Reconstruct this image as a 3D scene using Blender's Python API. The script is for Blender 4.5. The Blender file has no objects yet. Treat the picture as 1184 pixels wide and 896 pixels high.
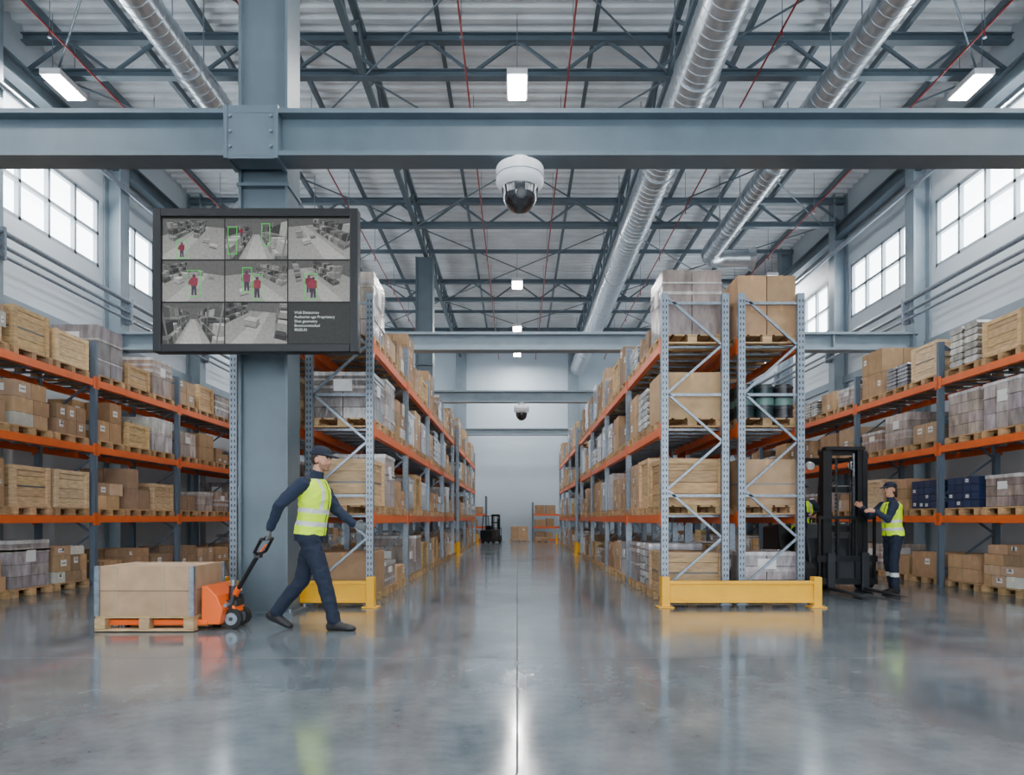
import bpy, math, random
from mathutils import Vector, Matrix, noise as mnoise
from mathutils.bvhtree import BVHTree
R = random.Random(11)
V = Vector
scene = bpy.context.scene
COL = scene.collection

# ------------------------------------------------------------------ materials
M = {}
def mat(name, col=(.5,.5,.5), rough=.5, metal=0.0, attr=False, noise=None, bump=None,
        coat=0.0, emit=0.0, stretch=None, spec=.5):
    m = bpy.data.materials.new(name); m.use_nodes = True
    nt = m.node_tree; N = nt.nodes; L = nt.links
    b = N['Principled BSDF']
    b.inputs['Roughness'].default_value = rough
    b.inputs['Metallic'].default_value = metal
    b.inputs['Specular IOR Level'].default_value = spec
    if coat:
        b.inputs['Coat Weight'].default_value = coat
        b.inputs['Coat Roughness'].default_value = .15
    tc = N.new('ShaderNodeTexCoord'); mp = N.new('ShaderNodeMapping')
    L.new(tc.outputs['Object'], mp.inputs['Vector'])
    if stretch: mp.inputs['Scale'].default_value = stretch
    if attr:
        a = N.new('ShaderNodeAttribute'); a.attribute_name = 'Col'; src = a.outputs['Color']
    else:
        a = N.new('ShaderNodeRGB'); a.outputs[0].default_value = (*col, 1); src = a.outputs[0]
    if noise:
        n = N.new('ShaderNodeTexNoise'); n.inputs['Scale'].default_value = noise[0]
        n.inputs['Detail'].default_value = 5
        L.new(mp.outputs[0], n.inputs['Vector'])
        r = N.new('ShaderNodeMapRange'); r.inputs['From Min'].default_value = .3
        r.inputs['From Max'].default_value = .7
        r.inputs['To Min'].default_value = 1-noise[1]; r.inputs['To Max'].default_value = 1+noise[1]*.6
        L.new(n.outputs['Fac'], r.inputs['Value'])
        mx = N.new('ShaderNodeMix'); mx.data_type = 'RGBA'; mx.blend_type = 'MULTIPLY'
        mx.inputs[0].default_value = 1
        L.new(src, mx.inputs[6]); L.new(r.outputs[0], mx.inputs[7]); src = mx.outputs[2]
    L.new(src, b.inputs['Base Color'])
    if emit:
        L.new(src, b.inputs['Emission Color']); b.inputs['Emission Strength'].default_value = emit
    if bump:
        n2 = N.new('ShaderNodeTexNoise'); n2.inputs['Scale'].default_value = bump[0]
        n2.inputs['Detail'].default_value = 3
        L.new(mp.outputs[0], n2.inputs['Vector'])
        bp = N.new('ShaderNodeBump'); bp.inputs['Strength'].default_value = bump[1]
        bp.inputs['Distance'].default_value = .02
        L.new(n2.outputs['Fac'], bp.inputs['Height']); L.new(bp.outputs[0], b.inputs['Normal'])
    M[name] = m
    return m

mat('steel_blue', (.095,.13,.16), .42, .1, noise=(3,.12))
mat('steel_mid', (.105,.145,.178), .40, .1, noise=(3,.12))
mat('steel_column_paint', (.100,.135,.162), .40, .1, noise=(2,.15))
mat('steel_light', (.23,.29,.34), .45, .1, noise=(3,.1))
mat('galvanised', (.23,.27,.32), .36, .5, noise=(25,.25))
mat('duct_metal', (.52,.56,.60), .28, .85, noise=(8,.15))
mat('rack_blue', (.11,.15,.20), .45, .2)
mat('orange', (.72,.125,.018), .4, 0, noise=(6,.1))
mat('truck_orange', (.90,.13,.008), .35, 0)
mat('yellow', (.92,.46,.005), .4, 0, noise=(5,.1))
mat('red_pipe', (.30,.025,.025), .4)
mat('cardboard', attr=True, rough=.75, noise=(6,.16))
mat('wrap', attr=True, rough=.26, noise=(9,.45), bump=(24,.8), coat=.8, stretch=(1,1,.35))
mat('wood', attr=True, rough=.7, noise=(7,.30), stretch=(1,1,5))
mat('plastic', attr=True, rough=.35)
mat('wall_paint', (.56,.63,.69), .6, noise=(.6,.05))
mat('wall_back_paint', (.54,.64,.73), .5, noise=(.5,.05))
mat('roof', (.66,.71,.75), .5, .0, noise=(1.5,.14), emit=.055)  # slight glow put into the deck colour to brighten the ceiling
mat('black', (.008,.009,.011), .42, spec=.35)
mat('dark_grey', (.028,.032,.038), .45, .3)
mat('white_plastic', (.75,.76,.78), .3)
mat('text_grey', (.45,.47,.46), .5, emit=.3)
mat('dome_glass', (.010,.010,.013), .06, coat=1)
mat('rubber', (.014,.014,.014), .75)
mat('window_light', (.90,.96,1.0), .3, emit=9.0)
mat('lamp_light', (1.0,.98,.94), .3, emit=45.0)
mat('window_frame', (.34,.40,.45), .4)
mat('navy', (.010,.019,.046), .85, bump=(14,.8))
mat('navy_trouser', (.008,.015,.034), .85, bump=(12,.9))
mat('cap_navy', (.006,.011,.026), .85)
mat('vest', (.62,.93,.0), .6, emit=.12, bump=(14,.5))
mat('vest_band', (.62,.64,.62), .35)
mat('glove', (.13,.14,.15), .7)
mat('skin', (.56,.28,.18), .5)
mat('stubble', (.28,.145,.095), .7)
mat('hair', (.03,.018,.012), .6)
mat('shoe', (.010,.010,.012), .5)
mat('sclera', (.5,.46,.43), .3)
mat('lip', (.36,.13,.10), .5)

def screen_mat():
    m = bpy.data.materials.new('screen'); m.use_nodes = True
    nt = m.node_tree; N = nt.nodes; L = nt.links; b = N['Principled BSDF']
    a = N.new('ShaderNodeAttribute'); a.attribute_name = 'Col'
    n = N.new('ShaderNodeTexNoise'); n.inputs['Scale'].default_value = 34
    n.inputs['Detail'].default_value = 6
    tc = N.new('ShaderNodeTexCoord'); L.new(tc.outputs['Object'], n.inputs['Vector'])
    r = N.new('ShaderNodeMapRange'); r.inputs['To Min'].default_value = .6; r.inputs['To Max'].default_value = 1.35
    L.new(n.outputs['Fac'], r.inputs['Value'])
    mx = N.new('ShaderNodeMix'); mx.data_type='RGBA'; mx.blend_type='MULTIPLY'; mx.inputs[0].default_value=1
    L.new(a.outputs['Color'], mx.inputs[6]); L.new(r.outputs[0], mx.inputs[7])
    b.inputs['Base Color'].default_value = (.005,.005,.005,1); b.inputs['Roughness'].default_value = .45
    b.inputs['Specular IOR Level'].default_value = .2
    L.new(mx.outputs[2], b.inputs['Emission Color']); b.inputs['Emission Strength'].default_value = 1.0
    M['screen'] = m
screen_mat()

def floor_mat():
    m = bpy.data.materials.new('polished_concrete'); m.use_nodes = True
    nt = m.node_tree; N = nt.nodes; L = nt.links; b = N['Principled BSDF']
    tc = N.new('ShaderNodeTexCoord')
    def noise(s, d=6, ro=.6):
        n = N.new('ShaderNodeTexNoise'); n.inputs['Scale'].default_value = s; n.inputs['Detail'].default_value = d
        n.inputs['Roughness'].default_value = ro
        L.new(tc.outputs['Object'], n.inputs['Vector']); return n.outputs['Fac']
    cr = N.new('ShaderNodeValToRGB')
    cr.color_ramp.elements[0].position = .36; cr.color_ramp.elements[0].color = (.078,.098,.115,1)
    cr.color_ramp.elements[1].position = .62; cr.color_ramp.elements[1].color = (.205,.232,.250,1)
    mixn = N.new('ShaderNodeMath'); mixn.operation = 'MULTIPLY_ADD'
    n1 = noise(.9,9,.70); n2 = noise(7)
    mixn.inputs[1].default_value = .25
    L.new(n2, mixn.inputs[0])
    sc = N.new('ShaderNodeMath'); sc.operation = 'MULTIPLY'; sc.inputs[1].default_value = .75
    L.new(n1, sc.inputs[0]); L.new(sc.outputs[0], mixn.inputs[2])
    L.new(mixn.outputs[0], cr.inputs[0])
    sp = N.new('ShaderNodeSeparateXYZ'); L.new(tc.outputs['Object'], sp.inputs[0])
    def line(out, off, per, w):
        a = N.new('ShaderNodeMath'); a.operation = 'SUBTRACT'; a.inputs[1].default_value = off
        L.new(out, a.inputs[0])
        p = N.new('ShaderNodeMath'); p.operation = 'PINGPONG'; p.inputs[1].default_value = per/2
        L.new(a.outputs[0], p.inputs[0])
        c = N.new('ShaderNodeMath'); c.operation = 'LESS_THAN'; c.inputs[1].default_value = w
        L.new(p.outputs[0], c.inputs[0]); return c.outputs[0]
    l1 = line(sp.outputs[0], 0, 6, .006); l2 = line(sp.outputs[1], 5.4, 6, .007)
    mxx = N.new('ShaderNodeMath'); mxx.operation = 'MAXIMUM'; L.new(l1, mxx.inputs[0]); L.new(l2, mxx.inputs[1])
    half = N.new('ShaderNodeMath'); half.operation = 'MULTIPLY'; half.inputs[1].default_value = .8
    L.new(mxx.outputs[0], half.inputs[0])
    mx = N.new('ShaderNodeMix'); mx.data_type = 'RGBA'; L.new(half.outputs[0], mx.inputs[0])
    L.new(cr.outputs[0], mx.inputs[6]); mx.inputs[7].default_value = (.03,.035,.04,1)
    L.new(mx.outputs[2], b.inputs['Base Color'])
    rr = N.new('ShaderNodeMapRange'); rr.inputs['From Min'].default_value=.3; rr.inputs['From Max'].default_value=.7
    rr.inputs['To Min'].default_value = .07; rr.inputs['To Max'].default_value = .20
    L.new(noise(1.6,8), rr.inputs['Value'])
    ra = N.new('ShaderNodeMath'); ra.operation='MULTIPLY_ADD'; ra.inputs[1].default_value=.6
    L.new(mxx.outputs[0], ra.inputs[0]); L.new(rr.outputs[0], ra.inputs[2]); L.new(ra.outputs[0], b.inputs['Roughness'])
    b.inputs['Specular IOR Level'].default_value = 1.0
    b.inputs['IOR'].default_value = 1.6
    bp = N.new('ShaderNodeBump'); bp.inputs['Strength'].default_value = .05; bp.inputs['Distance'].default_value=.02
    L.new(noise(2.2,2), bp.inputs['Height']); L.new(bp.outputs[0], b.inputs['Normal'])
    M['floor'] = m
floor_mat()

# ------------------------------------------------------------------ mesh builder
class MB:
    def __init__(s): s.v=[]; s.f=[]; s.m=[]; s.c=[]; s.sm=[]; s.names=[]
    def mi(s, n):
        if n not in s.names: s.names.append(n)
        return s.names.index(n)
    def add(s, vs, fs, m, col=(1,1,1), smooth=False):
        o=len(s.v); s.v+= [tuple(p) for p in vs]; k=s.mi(m)
        for f in fs:
            s.f.append([o+i for i in f]); s.m.append(k); s.c.append(col); s.sm.append(smooth)
    def box(s, x0,x1,y0,y1,z0,z1, m, col=(1,1,1)):
        vs=[(x0,y0,z0),(x1,y0,z0),(x1,y1,z0),(x0,y1,z0),(x0,y0,z1),(x1,y0,z1),(x1,y1,z1),(x0,y1,z1)]
        s.add(vs,[(0,3,2,1),(4,5,6,7),(0,1,5,4),(1,2,6,5),(2,3,7,6),(3,0,4,7)],m,col)
    def cbox(s, cx,cy,cz,sx,sy,sz,m,col=(1,1,1)):
        s.box(cx-sx/2,cx+sx/2,cy-sy/2,cy+sy/2,cz-sz/2,cz+sz/2,m,col)
    def bar(s, p0,p1,w,h,m,col=(1,1,1),up=(0,0,1)):
        p0=V(p0);p1=V(p1);d=(p1-p0).normalized();u=V(up)
        if abs(d.dot(u))>.95: u=V((0,1,0))
        a=d.cross(u).normalized();b=a.cross(d).normalized()
        vs=[]
        for p in (p0,p1):
            for i,j in ((-1,-1),(1,-1),(1,1),(-1,1)): vs.append(p+a*(i*w/2)+b*(j*h/2))
        s.add(vs,[(0,1,2,3),(7,6,5,4),(0,4,5,1),(1,5,6,2),(2,6,7,3),(3,7,4,0)],m,col)
    def tube(s, p0,p1,r0,m,r1=None,n=12,col=(1,1,1),smooth=True,caps=True):
        if r1 is None: r1=r0
        p0=V(p0);p1=V(p1);d=(p1-p0).normalized();u=V((0,0,1))
        if abs(d.z)>.95: u=V((0,1,0))
        a=d.cross(u).normalized();b=a.cross(d).normalized()
        vs=[]
        for p,r in ((p0,r0),(p1,r1)):
            for i in range(n):
                t=2*math.pi*i/n; vs.append(p+a*(math.cos(t)*r)+b*(math.sin(t)*r))
        s.add(vs,[(i,i+n,(i+1)%n+n,(i+1)%n) for i in range(n)],m,col,smooth)
        if caps:
            s.add(vs[:n],[tuple(range(n))],m,col); s.add(vs[n:],[tuple(range(n-1,-1,-1))],m,col)
    def path(s, pts, r, m, n=8, col=(1,1,1)):
        for a,b in zip(pts[:-1],pts[1:]): s.tube(a,b,r,m,n=n,col=col)
    def rev(s, c, prof, m, n=28, col=(1,1,1)):
        vs=[];k=len(prof)
        for r,z in prof:
            for i in range(n):
                t=2*math.pi*i/n; vs.append((c[0]+r*math.cos(t),c[1]+r*math.sin(t),c[2]+z))
        fs=[(j*n+i,j*n+(i+1)%n,(j+1)*n+(i+1)%n,(j+1)*n+i) for j in range(k-1) for i in range(n)]
        s.add(vs,fs,m,col,True)
    def wheel(s, c, r, w, axis, m='rubber', hub='truck_orange', n=20):
        a=V(axis).normalized()
        c=V(c)
        s.tube(c-a*w/2,c+a*w/2,r,m,n=n)
        s.tube(c-a*(w/2+.006),c+a*(w/2+.006),r*.62,hub,n=n)
        s.tube(c-a*(w/2+.012),c+a*(w/2+.012),r*.2,'dark_grey',n=n)
    def prism(s, poly, y0,y1, m, col=(1,1,1)):
        n=len(poly)
        vs=[(x,y0,z) for x,z in poly]+[(x,y1,z) for x,z in poly]
        s.add(vs,[tuple(range(n)),tuple(range(2*n-1,n-1,-1))]+[(i,i+n,(i+1)%n+n,(i+1)%n) for i in range(n)],m,col)
    def prismx(s, poly, x0,x1, m, col=(1,1,1)):
        n=len(poly)
        vs=[(x0,y,z) for y,z in poly]+[(x1,y,z) for y,z in poly]
        s.add(vs,[tuple(range(n)),tuple(range(2*n-1,n-1,-1))]+[(i,i+n,(i+1)%n+n,(i+1)%n) for i in range(n)],m,col)
    def obj(s, name, parent=None, bevel=0):
        me=bpy.data.meshes.new(name); me.from_pydata(s.v,[],s.f)
        for n in s.names: me.materials.append(M[n])
        me.polygons.foreach_set('material_index', s.m)
        me.polygons.foreach_set('use_smooth', s.sm)
        at=me.color_attributes.new('Col','FLOAT_COLOR','CORNER')
        buf=[]
        for f,c in zip(s.f,s.c): buf += [c[0],c[1],c[2],1.0]*len(f)
        at.data.foreach_set('color',buf)
        me.update()
        o=bpy.data.objects.new(name,me); COL.objects.link(o)
        if parent: o.parent=parent
        if bevel:
            b=o.modifiers.new('bevel','BEVEL'); b.width=bevel; b.segments=2; b.limit_method='ANGLE'
        return o
def empty(name, loc=(0,0,0), rz=0, sc=1):
    e=bpy.data.objects.new(name,None); e.location=loc; e.rotation_euler=(0,0,rz); e.scale=(sc,sc,sc); COL.objects.link(e)
    e.empty_display_size=.3
    return e

# ------------------------------------------------------------------ room shell
XW=9.0; YB=34.0; YF=-8.0; ZR=10.0
b=MB(); b.box(-XW-.2,XW+.2,YF-.2,YB+.2,-.2,0,'floor'); b.obj('floor')
b=MB(); b.box(-XW-.2,XW+.2,YB,YB+.2,0,ZR+.3,'wall_back_paint')
b.obj('wall_back')
WB,WT=6.5,7.95
cols_y=[15+3.72*i for i in range(-6,6)]
wins=[(cols_y[i]+.30,cols_y[i+1]-.30) for i in range(len(cols_y)-1)]
wins=[w for w in wins if w[0]>YF+.3 and w[1]<YB]
wn=1
for sgn,side in ((-1,'left'),(1,'right')):
    b=MB(); xa,xb=sorted((sgn*XW,sgn*(XW+.2)))
    b.box(xa,xb,YF,YB,0,WB,'wall_paint'); b.box(xa,xb,YF,YB,WT,ZR+.3,'wall_paint')
    ys=[YF]+[v for w in wins for v in w]+[YB]
    for i in range(0,len(ys),2): b.box(xa,xb,ys[i],ys[i+1],WB,WT,'wall_paint')
    b.obj('wall_'+side)
    for y0,y1 in wins:
        w=MB(); xm=sgn*(XW+.1)
        w.box(xm-.01,xm+.01,y0,y1,WB,WT,'window_light')
        xf=sgn*(XW+.05)
        for k in range(5):
            yy=y0+(y1-y0)*k/4; w.cbox(xf,min(max(yy,y0+.04),y1-.04),(WB+WT)/2,.09,.07,WT-WB,'window_frame')
        for k in range(3):
            zz=WB+(WT-WB)*k/2; w.cbox(xf,(y0+y1)/2,min(max(zz,WB+.04),WT-.04),.09,y1-y0,.07,'window_frame')
        w.obj('window_%d'%wn); wn+=1
b=MB()
ops=[(-8.2,-4.6),(-3.8,-.4),(.4,3.8),(4.6,8.2)]
b.box(-XW,XW,YF-.2,YF,0,.5,'wall_paint'); b.box(-XW,XW,YF-.2,YF,6.5,ZR+.3,'wall_paint')
xs=[-XW]+[v for o in ops for v in o]+[XW]
for i in range(0,len(xs),2): b.box(xs[i],xs[i+1],YF-.2,YF,.5,6.5,'wall_paint')
b.obj('wall_front')
for x0,x1 in ops:  # unseen glowing panes behind the camera, added to light front-facing surfaces
    w=MB(); w.box(x0,x1,YF-.12,YF-.1,.5,6.5,'window_light')
    for k in range(5):
        xx=x0+(x1-x0)*k/4; w.cbox(min(max(xx,x0+.05),x1-.05),YF-.05,3.5,.08,.08,6,'window_frame')
    for k in range(6): w.cbox((x0+x1)/2,YF-.05,min(max(.5+6*k/5,.54),6.46),x1-x0,.08,.08,'window_frame')
    w.obj('window_%d'%wn); wn+=1
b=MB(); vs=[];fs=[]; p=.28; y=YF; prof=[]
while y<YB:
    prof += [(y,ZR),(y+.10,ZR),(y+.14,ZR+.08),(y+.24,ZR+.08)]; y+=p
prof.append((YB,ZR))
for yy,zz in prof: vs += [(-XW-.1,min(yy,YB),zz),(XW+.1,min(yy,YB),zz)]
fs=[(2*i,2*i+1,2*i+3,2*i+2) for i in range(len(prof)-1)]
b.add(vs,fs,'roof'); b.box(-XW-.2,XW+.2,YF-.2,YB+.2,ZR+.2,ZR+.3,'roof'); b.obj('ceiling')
b=MB()
for i in (-6,-5,-4,-3,-1,1,3,4,5,6):
    x=i*1.385
    b.cbox(x,13,9.9,.04,41.5,.15,'steel_blue'); b.cbox(x,13,9.83,.08,41.5,.02,'steel_blue')
b.obj('roof_purlins')
TR=[-.3,6.0,12.3,18.6,24.9,31.2]
for ty in TR:
    b=MB(); W2=17.8
    for z,h in ((9.75,.13),(9.10,.12)):
        b.cbox(0,ty,z,W2,.03,h,'steel_mid'); b.cbox(0,ty,z+h/2,W2,.15,.02,'steel_mid'); b.cbox(0,ty,z-h/2,W2,.15,.02,'steel_mid')
    n=11; dx=W2/n
    for i in range(n):
        x=-W2/2+i*dx
        b.bar((x,ty,9.13),(x+dx/2,ty,9.72),.05,.05,'steel_mid'); b.bar((x+dx/2,ty,9.72),(x+dx,ty,9.13),.05,.05,'steel_mid')
    b.obj('roof_truss')
for x in (-2.77,2.77):
    b=MB(); ya_,yb2=YF+.2,YB-.5
    b.cbox(x,(ya_+yb2)/2,9.80,.12,yb2-ya_,.11,'steel_mid'); b.cbox(x,(ya_+yb2)/2,9.10,.11,yb2-ya_,.11,'steel_mid')
    y=ya_
    while y<yb2-1.6:
        b.bar((x,y,9.12),(x,y+.78,9.78),.05,.05,'steel_mid'); b.bar((x,y+.78,9.78),(x,y+1.575,9.12),.05,.05,'steel_mid'); y+=1.575
    b.obj('girder_truss')
b=MB()
for ty in TR[:-1]:
    for x in (-8.31,-2.77,2.77):
        b.tube((x,ty,9.08),(x+5.54,ty+6.3,9.08),.018,'steel_mid',n=6); b.tube((x+5.54,ty,9.06),(x,ty+6.3,9.06),.018,'steel_mid',n=6)
    b.cbox(0,ty+3.15,9.62,17.6,.05,.12,'steel_mid')
b.obj('wind_bracing')
for sgn in (-1,1):
    for cy in cols_y:
        b=MB(); cx=sgn*(XW-.2)
        b.cbox(cx-.17,cy,ZR/2,.025,.34,ZR-.1,'steel_light'); b.cbox(cx+.17,cy,ZR/2,.025,.34,ZR-.1,'steel_light'); b.cbox(cx,cy,ZR/2,.33,.03,ZR-.1,'steel_light')
        b.cbox(cx,cy,.02,.5,.5,.04,'steel_light')
        b.obj('wall_column')
    b=MB(); cx=sgn*(XW-.25)
    b.cbox(cx,13,8.9,.03,41.8,.30,'steel_mid'); b.cbox(cx,13,9.05,.22,41.8,.03,'steel_mid'); b.cbox(cx,13,8.75,.22,41.8,.03,'steel_mid')
    b.obj('eave_beam')
    b=MB()
    for z,xo,r in ((5.85,.48,.05),(5.62,.48,.035),(5.45,.50,.03),(8.3,.45,.06)):
        b.tube((sgn*(XW-xo),YF+.1,z),(sgn*(XW-xo),YB-.4,z),r,'galvanised',n=10)
    for cy in cols_y: b.cbox(sgn*(XW-.45),cy,5.65,.2,.05,.55,'galvanised')
    b.obj('wall_pipe_run')
    b=MB()
    b.cbox(sgn*(XW-.04),13,4.9,.08,41.6,.2,'steel_light')
    b.obj('trim_%d'%(1 if sgn<0 else 2))
b=MB()
for x in (-2.77,2.77,-6,6): b.cbox(x,YB-.18,5.0,.5,.34,9.9,'steel_light')
b.cbox(0,YB-.1,7.2,2*XW-.3,.15,.2,'steel_light')
b.obj('back_wall_framing')

def hcolumn(x,y,w,d,name='steel_column'):
    b=MB(); Hh=9.0; m='steel_column_paint'
    b.cbox(x-w/2+.015,y,Hh/2,.03,d,Hh,m); b.cbox(x+w/2-.015,y,Hh/2,.03,d,Hh,m)
    b.cbox(x,y-d/2+.08,Hh/2,w-.05,.03,Hh,m); b.cbox(x,y+d/2-.08,Hh/2,w-.05,.03,Hh,m)
    b.cbox(x,y,.02,w+.16,d+.16,.04,m)
    for i in (-1,1):
        for j in (-1,1): b.tube((x+i*(w/2+.04),y+j*(d/2+.04),.04),(x+i*(w/2+.04),y+j*(d/2+.04),.08),.02,'galvanised',n=6)
    for z in (4.9,5.75): b.cbox(x,y,z,w+.03,d+.03,.035,'steel_mid')
    return b.obj(name)
hcolumn(-2.89,7.98,.56,.44)
hcolumn(-2.80,20.75,.52,.44)
def xbeam(y,z0,z1,d=.32,m='steel_mid'):
    b=MB()
    b.cbox(0,y,z0+.025,2*XW-.5,d,.05,m); b.cbox(0,y,z1-.025,2*XW-.5,d,.05,m); b.cbox(0,y,(z0+z1)/2,2*XW-.5,.04,z1-z0-.1,m)
    for x in (-6.9,6.9): b.cbox(x,y,(z0+z1)/2,.025,d-.04,z1-z0-.1,m)
    return b.obj('steel_beam')
xbeam(7.56,5.05,5.56,.30)
b=MB()
for dx in (-.275,.275):
    b.cbox(-2.89+dx,7.56,5.305,.04,.32,.58,'steel_mid')
for dx in (-.22,.22):
    for z in (5.14,5.305,5.47): b.tube((-2.89+dx,7.41,z),(-2.89+dx,7.385,z),.016,'galvanised',n=6)
b.cbox(-2.89,7.425,5.305,.55,.025,.58,'steel_mid')
b.obj('beam_connection_plate')
xbeam(15.0,4.78,5.17,m='steel_light'); xbeam(23.5,5.1,5.5,m='steel_light'); xbeam(30.6,4.85,5.15,m='steel_light')

def duct(x,z,r,y0,y1,name='ventilation_duct',elbow=False):
    b=MB(); b.tube((x,y0,z),(x,y1,z),r,'duct_metal',n=32)
    y=y0+.3
    while y<y1:
        b.tube((x,y-.012,z),(x,y+.012,z),r+.008,'duct_metal',n=32); y+=.2
    y=y0+1
    while y<y1:
        b.tube((x,y-.04,z),(x,y+.04,z),r+.025,'duct_metal',n=32)
        for s in (-1,1): b.tube((x+s*(r+.01),y,z),(x+s*(r+.01),y,9.9),.012,'galvanised',n=6)
        y+=3.1
    if elbow:
        p=V((x,y1,z)); pts=[p]
        for i in range(1,7):
            t=i/6*math.pi/2; pts.append(V((x+(1-math.cos(t))*.5,y1+math.sin(t)*.5,z)))
        for a,c in zip(pts[:-1],pts[1:]): b.tube(a,c,r,'duct_metal',n=24)
        b.tube(pts[-1],pts[-1]+V((.7,0,0)),r,'duct_metal',n=24)
        b.tube(pts[-1]+V((.7,0,0)),pts[-1]+V((.85,0,0)),r,'duct_metal',r1=r*1.4,n=24)
    b.obj(name)
duct(2.98,8.52,.36,1,33.5); duct(5.45,8.6,.25,1,19.2,elbow=True); duct(-5.45,8.6,.25,1,20)
b=MB()
for x in (-7.5,-4.25,-.9,.9,4.25,7.5):
    b.tube((x,YF+.1,8.95),(x,YB-.5,8.95),.017,'red_pipe',n=8)
    y=1.5
    while y<33:
        b.tube((x,y,8.95),(x,y,8.83),.012,'red_pipe',n=6); b.tube((x,y,8.83),(x,y,8.815),.03,'galvanised',n=8)
        b.tube((x,y,8.95),(x,y,9.85),.008,'galvanised',n=5); y+=3.15
b.obj('sprinkler_piping')
def lamp(x,y):
    b=MB(); z=8.80
    b.cbox(x,y,z+.06,.36,.76,.10,'white_plastic'); b.cbox(x,y,z,.30,.68,.03,'lamp_light')
    for s in (-1,1): b.tube((x,y+s*.3,z+.1),(x,y+s*.3,9.9),.008,'galvanised',n=5)
    e_=b.obj('high_bay_light')
    ld=bpy.data.lights.new('lamp_area','AREA'); ld.shape='RECTANGLE'; ld.size=.3; ld.size_y=.68; ld.energy=200; ld.color=(1,.98,.95)
    lo=bpy.data.objects.new('lamp_source',ld); lo.location=(x,y,z-.03); COL.objects.link(lo); lo.parent=e_
for y in (1.5,6.5,12.2,22.5,27.7,32): lamp(0,y)
for x in (-8.1,8.1):
    for y in (3,12.2,22): lamp(x,y)

# ------------------------------------------------------------------ goods
def jit(c,a=.08):
    k=1+R.uniform(-a,a)*1.9; return (c[0]*k,c[1]*k*(1+R.uniform(-.03,.03)),c[2]*k*(1+R.uniform(-.06,.06)))
CARD=[(.40,.245,.13),(.47,.30,.165),(.34,.21,.12),(.43,.29,.185),(.28,.18,.11)]
WRAP=[(.34,.24,.19),(.40,.32,.285),(.29,.225,.205),(.46,.385,.345),(.56,.55,.55),(.22,.19,.19),(.37,.33,.34)]
WOODC=[(.54,.37,.19),(.48,.31,.15),(.60,.44,.26)]
def pallet(b,cx,cy,z,wx,wy):
    c=jit((.46,.29,.14))
    for i in range(5):
        x=cx-wx/2+wx*(i+.5)/5; b.cbox(x,cy,z+.11,wx/5*.78,wy,.02,'wood',jit(c))
    for j in (-1,0,1):
        yy=cy+j*(wy/2-.05)
        b.cbox(cx,yy,z+.012,wx,.09,.02,'wood',jit(c))
        for i in (-1,0,1): b.cbox(cx+i*(wx/2-.06),yy,z+.06,.12,.09,.078,'wood',jit(c,.12))
def carton(b,x0,x1,y0,y1,z0,z1,col,m='cardboard',tape=True,label=.3):
    b.box(x0,x1,y0,y1,z0,z1,m,col)
    e=.003
    if tape:
        tc=(min(col[0]*1.25,.8),col[1]*1.2,col[2]*1.1); ym=(y0+y1)/2; xm=(x0+x1)/2
        b.box(x0-e,x1+e,ym-.02,ym+.02,z1-.07,z1+e,m,tc)
        b.box(xm-.02,xm+.02,y0-e,y1+e,z1-.07,z1+e,m,tc)
    if R.random()<label:
        w=min(.13,(y1-y0)*.4); h=min(.10,(z1-z0)*.45); yy=R.uniform(y0+w,y1-w) if y1-y0>2*w else (y0+y1)/2
        zz=z0+(z1-z0)*R.uniform(.45,.7)
        b.box(x0-e,x1+e,yy-w/2,yy+w/2,zz-h/2,zz+h/2,'plastic',(.75,.75,.73))
        b.box(x0-2*e,x1+2*e,yy-w*.35,yy+w*.35,zz-h*.1,zz+h*.05,'plastic',(.1,.1,.1))
        xx=(x0+x1)/2
        if R.random()<.5: b.box(xx-w/2,xx+w/2,y0-e,y1+e,zz-h/2,zz+h/2,'plastic',(.75,.75,.73))
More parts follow.
